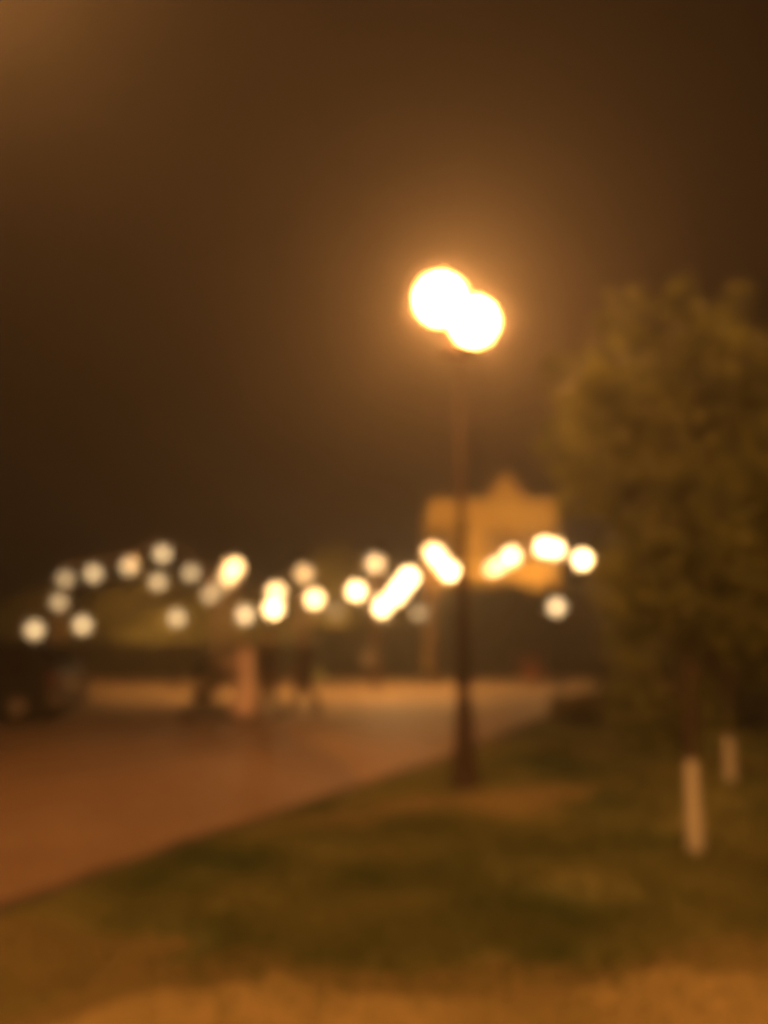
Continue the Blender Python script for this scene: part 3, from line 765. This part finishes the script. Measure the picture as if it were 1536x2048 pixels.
    # upper garment with sleeves
    c = MB(); c.tube(torso[:6], [(p + e, q + e) for p, q in trad[:6]], 20)
    for k in (0, 1):
        sh, el, wr, fd = pts['arm%d' % k]; w2 = wr - fd * .01
        joint_tube(c, [sh, sh.lerp(el, .5), el, el.lerp(w2, .4), w2], [.052 * s + e, .048 * s + e, .042 * s + e, .040 * s + e, .034 * s + e])
    top = remeshed(c, style['top_name'], M[style['top']], t, .014, 4)
    # lower garment
    c = MB()
    if style['kind'] == 'dress':
        fx = .03
        c.tube([(0, 0, hipz + .30 * s), (0, 0, hipz + .02), (.01, 0, hipz - .25), (fx, 0, .34), (fx, 0, .10)], [(.12, .165), (.145, .195), (.185, .205), (.235, .225), (.275, .245)], 24)
        remeshed(c, 'skirt', M[style['low']], t, .016, 5)
    else:
        c.tube([(0, 0, hipz - .05 * s), (.005, 0, hipz + .05 * s), (0, 0, hipz + .12 * s)], [(.122 * s, .170 * s), (.128 * s, .180 * s), (.114 * s, .160 * s)], 18)
        for k in (0, 1):
            h_, k_, a_ = pts['leg%d' % k]
            joint_tube(c, [h_, h_.lerp(k_, .5), k_, k_.lerp(a_, .5), a_], [.088 * s + e, .078 * s + e, .064 * s + e, .062 * s + e, .056 * s + e])
        remeshed(c, 'trousers', M[style['low']], t, .014, 4)
    for k in (0, 1):
        a_ = pts['leg%d' % k][2]; c = MB()
        c.tube([a_ + Vector((-.068, 0, -.04)), a_ + Vector((-.03, 0, -.040)), a_ + Vector((.07, 0, -.044)), a_ + Vector((.16, 0, -.052)), a_ + Vector((.20, 0, -.056))], [(.026, .030), (.036, .044), (.036, .052), (.026, .046), (.014, .026)], 12)
        c.tube([a_ + Vector((0, 0, -.05)), a_ + Vector((0, 0, .03))], [.046, .050], 12)
        remeshed(c, 'shoe', M['shoe'], t, .010, 2)
    return t
PD = 15.2
def on_way(px, d): return Vector((at(px, 1400, d).x, d, PZ + .006))
person('person in long pink dress pushing a dark stroller', on_way(492, PD), R(180), 1.64, ((R(14), R(4)), (R(-12), R(10))), ((R(30), R(45)), (R(34), R(42))), dict(kind='dress', top='pink', top_name='blouse', low='pink'), .22)
person('person in dark maroon clothes walking right behind the pink dress', on_way(536, PD + .15), R(170), 1.74, ((R(-9), R(8)), (R(10), R(2))), ((R(10), R(14)), (R(-12), R(10))), dict(kind='t', top='darkred', top_name='jacket', low='dark'), 0)
person('person in brown clothes walking apart, farthest right of the three', on_way(606, PD + .9), R(200), 1.70, ((R(16), R(4)), (R(-15), R(14))), ((R(-14), R(12)), (R(16), R(18))), dict(kind='t', top='brown', top_name='jacket', low='dark'), 0)

# stroller
st = empty('stroller', on_way(415, PD), R(180)); tag(st, 'dark stroller with raised hood pushed by the person in pink', 'stroller')
b = MB()
for sd in (-1, 1):
    y = sd * .25
    b.tube([(.34, y, .14), (.02, y, .52), (-.38, y * .96, .98), (-.46, y * .96, 1.04)], .014, 8)
    b.tube([(-.30, y, .16), (.02, y, .52), (.20, y, .62)], .014, 8)
b.tube([(.34, -.25, .14), (.34, .25, .14)], .011, 8); b.tube([(-.30, -.25, .16), (-.30, .25, .16)], .011, 8)
b.build('frame', M['cable'], st)
b = MB(); b.tube([(-.46, -.25, 1.04), (-.48, 0, 1.05), (-.46, .25, 1.04)], .019, 10); b.build('handle', M['rubber'], st)
b = MB(); b.tube([(.34, 0, .46), (.16, 0, .46), (-.02, 0, .52), (-.16, 0, .72), (-.26, 0, .98)], [(.19, .02), (.205, .10), (.21, .13), (.205, .11), (.19, .05)], 16); b.build('seat', M['dark'], st)
b = MB(); vs = []; fs = []
for i in range(9):
    a_ = R(-8 + 105 * i / 8)
    for k in range(9):
        y = -.23 + .46 * k / 8; r_ = .40 * (1 - .28 * (abs(y) / .23) ** 3)
        vs.append((-.12 + r_ * math.cos(a_), y, .74 + r_ * math.sin(a_)))
fs = [(i * 9 + k, i * 9 + k + 1, (i + 1) * 9 + k + 1, (i + 1) * 9 + k) for i in range(8) for k in range(8)]
b.add(vs, fs, True); hd = b.build('hood', M['dark'], st); m_ = hd.modifiers.new('t', 'SOLIDIFY'); m_.thickness = .012
b = MB(); b.box((.0, 0, .27), (.42, .40, .14)); b.build('basket', M['dark'], st, .02)
for x, r_ in ((.34, .125), (-.30, .155)):
    for sd in (-1, 1):
        w = empty('wheel', (x, sd * .28, r_ + .006)); w.parent = st
        b = MB(); P = [(math.cos(2 * math.pi * k / 20) * (r_ - .018), 0, math.sin(2 * math.pi * k / 20) * (r_ - .018)) for k in range(21)]; b.tube(P, .018, 8, False); b.build('tyre', M['rubber'], w)
        b = MB(); b.tube([(0, -.02, 0), (0, .02, 0)], .025, 10)
        for k in range(6): b.tube([(0, 0, 0), (math.cos(k * 1.047) * (r_ - .03), 0, math.sin(k * 1.047) * (r_ - .03))], .007, 5)
        b.build('rim', M['plastic'], w)

# ------------------------------------------------------------------ parked car, cut by the left edge of the frame
cx = at(128, 1400, 14.6).x
car = empty('parked_car', (cx, 14.9, PZ + .006), R(180)); tag(car, 'dark parked hatchback at the left edge, rear towards the people', 'car')
SEC = [  # s, half width, underside, belt, roof, roof half width
 (.00, .74, .34, .80, .86, .60), (.06, .82, .26, .90, .98, .62), (.16, .85, .22, .93, 1.08, .62), (.48, .87, .20, .94, 1.42, .60), (.80, .87, .20, .94, 1.50, .60),
 (1.6, .88, .20, .93, 1.52, .61), (2.2, .88, .20, .92, 1.47, .60), (2.60, .87, .20, .91, 1.28, .60), (3.05, .87, .20, .90, .97, .70), (3.6, .85, .20, .80, .86, .66), (3.95, .78, .24, .66, .72, .58), (4.05, .66, .34, .58, .62, .50)]
def ring(c): s, w, z0, zb, zt, tw = c; return [(s, w * .94, z0), (s, w, (z0 + zb) / 2), (s, w * .985, zb), (s, tw, zt - .02), (s, tw * .8, zt), (s, -tw * .8, zt), (s, -tw, zt - .02), (s, -w * .985, zb), (s, -w, (z0 + zb) / 2), (s, -w * .94, z0)]
b = MB(); vs = []; fs = []
for c in SEC: vs += ring(c)
for i in range(len(SEC) - 1):
    for k in range(10):
        k2 = (k + 1) % 10; fs.append((i * 10 + k, i * 10 + k2, (i + 1) * 10 + k2, (i + 1) * 10 + k))
fs += [tuple(reversed(range(10))), tuple(range((len(SEC) - 1) * 10, len(SEC) * 10))]
b.add(vs, fs, False); b.build('body', M['carpaint'], car, .025)
def side_pt(s, q, sd, out=.012):
    for c0, c1 in zip(SEC, SEC[1:]):
        if c0[0] <= s <= c1[0]:
            f_ = (s - c0[0]) / (c1[0] - c0[0]); w, zb, zt, tw = (c0[k] * (1 - f_) + c1[k] * f_ for k in (1, 3, 4, 5))
            return (s, sd * (w * .985 * (1 - q) + tw * q + out), zb * (1 - q) + (zt - .02) * q)
for sd in (-1, 1):
    for s0, s1, s2, s3 in ((.62, 1.18, 1.18, .72), (1.26, 2.02, 2.02, 1.26), (2.08, 2.82, 2.35, 2.08)):
        b = MB(); b.add([side_pt(s0, .08, sd), side_pt(s1, .08, sd), side_pt(s2, .86, sd), side_pt(s3, .86, sd)], [(0, 1, 2, 3) if sd < 0 else (3, 2, 1, 0)])
        o = b.build('side_window', M['carglass'], car); m_ = o.modifiers.new('t', 'SOLIDIFY'); m_.thickness = .008
    for s0 in (1.24, 2.05):
        b = MB(); b.box((s0 + .14, sd * .895, .80), (.16, .03, .03)); b.build('door_handle', M['plastic'], car, .008)
    b = MB(); b.box((2.62, sd * .98, .99), (.10, .18, .13)); b.build('mirror', M['carpaint'], car, .02)
    b = MB(); b.box((.045, sd * .70, .80), (.07, .18, .24)); b.build('tail_light', M['redlens'], car, .02)
    b = MB(); b.box((3.94, sd * .60, .62), (.10, .26, .12)); b.build('headlight', M['alloy'], car, .02)
    for s0 in (.66, 3.22):
        w = empty('wheel', (s0, sd * .80, .31)); w.parent = car
        b = MB(); prof = [(-.10, .20), (-.105, .29), (-.06, .31), (.06, .31), (.105, .29), (.10, .20)]
        vs = []; fs = []
        for y, r_ in prof:
            for k in range(24): vs.append((r_ * math.cos(k * math.pi / 12), y, r_ * math.sin(k * math.pi / 12)))
        for i in range(5):
            for k in range(24): fs.append((i * 24 + k, i * 24 + (k + 1) % 24, (i + 1) * 24 + (k + 1) % 24, (i + 1) * 24 + k))
        b.add(vs, fs, True); b.build('tyre', M['rubber'], w)
        b = MB(); b.tube([(0, -.085, 0), (0, .085, 0)], .20, 20)
        for k in range(5):
            a_ = k * 1.2566; b.tube([(0, sd * .09, 0), (math.cos(a_) * .19, sd * .095, math.sin(a_) * .19)], .03, 6)
        b.build('rim', M['alloy'], w)
b = MB(); b.add([(.145, -.50, 1.08), (.145, .50, 1.08), (.43, .50, 1.385), (.43, -.50, 1.385)], [(0, 1, 2, 3)]); o = b.build('rear_window', M['carglass'], car); o.location = (-.02, 0, .02); m_ = o.modifiers.new('t', 'SOLIDIFY'); m_.thickness = .008
b = MB(); b.box((.03, 0, .45), (.20, 1.66, .26)); b.build('rear_bumper', M['plastic'], car, .04)
b = MB(); b.box((-.012, 0, .70), (.02, .50, .11)); b.build('number_plate', M['plate'], car)

# ------------------------------------------------------------------ small things by the hedge
p = at(1062, 1340, 26.4)
pl = empty('planter', (p.x, 26.2, PZ)); tag(pl, 'round terracotta planter with reddish plant before the hedge, right of the lamp post', 'planter')
b = MB(); b.lathe([(.26, -.01), (.30, .05), (.40, .42), (.44, .44), (.44, .52), (.38, .52), (.36, .46)], (0, 0, 0), 20); b.build('pot', M['terracotta'], pl)
b = MB(); leaves_into(b, [((0, 0, .72), (.46, .42, .34)), ((-.2, -.1, .70), (.3, .3, .25)), ((.15, -.1, .95), (.3, .3, .22))], 900, .11, random.Random(5), .3); b.build('plant', M['redleaf'], pl)
p = at(736, 1330, 27.1)
bx_ = empty('utility_box', (p.x, 27.15, PZ)); tag(bx_, 'small pale utility box on a leg against the hedge', 'utility box')
b = MB(); b.box((0, 0, .72), (.42, .22, .50)); b.build('cabinet', M['box'], bx_, .01)
b = MB(); b.box((0, -.116, .72), (.36, .012, .44)); dd = b.build('door', M['box'], bx_)
b = MB(); b.box((.13, -.13, .72), (.03, .02, .06)); b.build('latch', M['iron'], dd)
b = MB(); b.box((0, 0, .23), (.16, .12, .50)); b.build('leg', M['iron'], bx_)

# ------------------------------------------------------------------ damp night air
hz_ = MB(); hz_.box((0, 0, 5.1), (219, 219, 12.6))
HM = bpy.data.materials.new('night_haze'); HM.use_nodes = True
n = HM.node_tree; n.nodes.clear()
pv = n.nodes.new('ShaderNodeVolumePrincipled'); pv.inputs['Color'].default_value = (.93, .92, .90, 1); pv.inputs['Density'].default_value = HAZE_DENSITY; pv.inputs['Anisotropy'].default_value = .66
ou = n.nodes.new('ShaderNodeOutputMaterial'); n.links.new(pv.outputs[0], ou.inputs['Volume'])
hz_o = hz_.build('haze', HM)
tag(hz_o, 'thin damp night air glowing around the lamps', 'haze', kind='stuff')
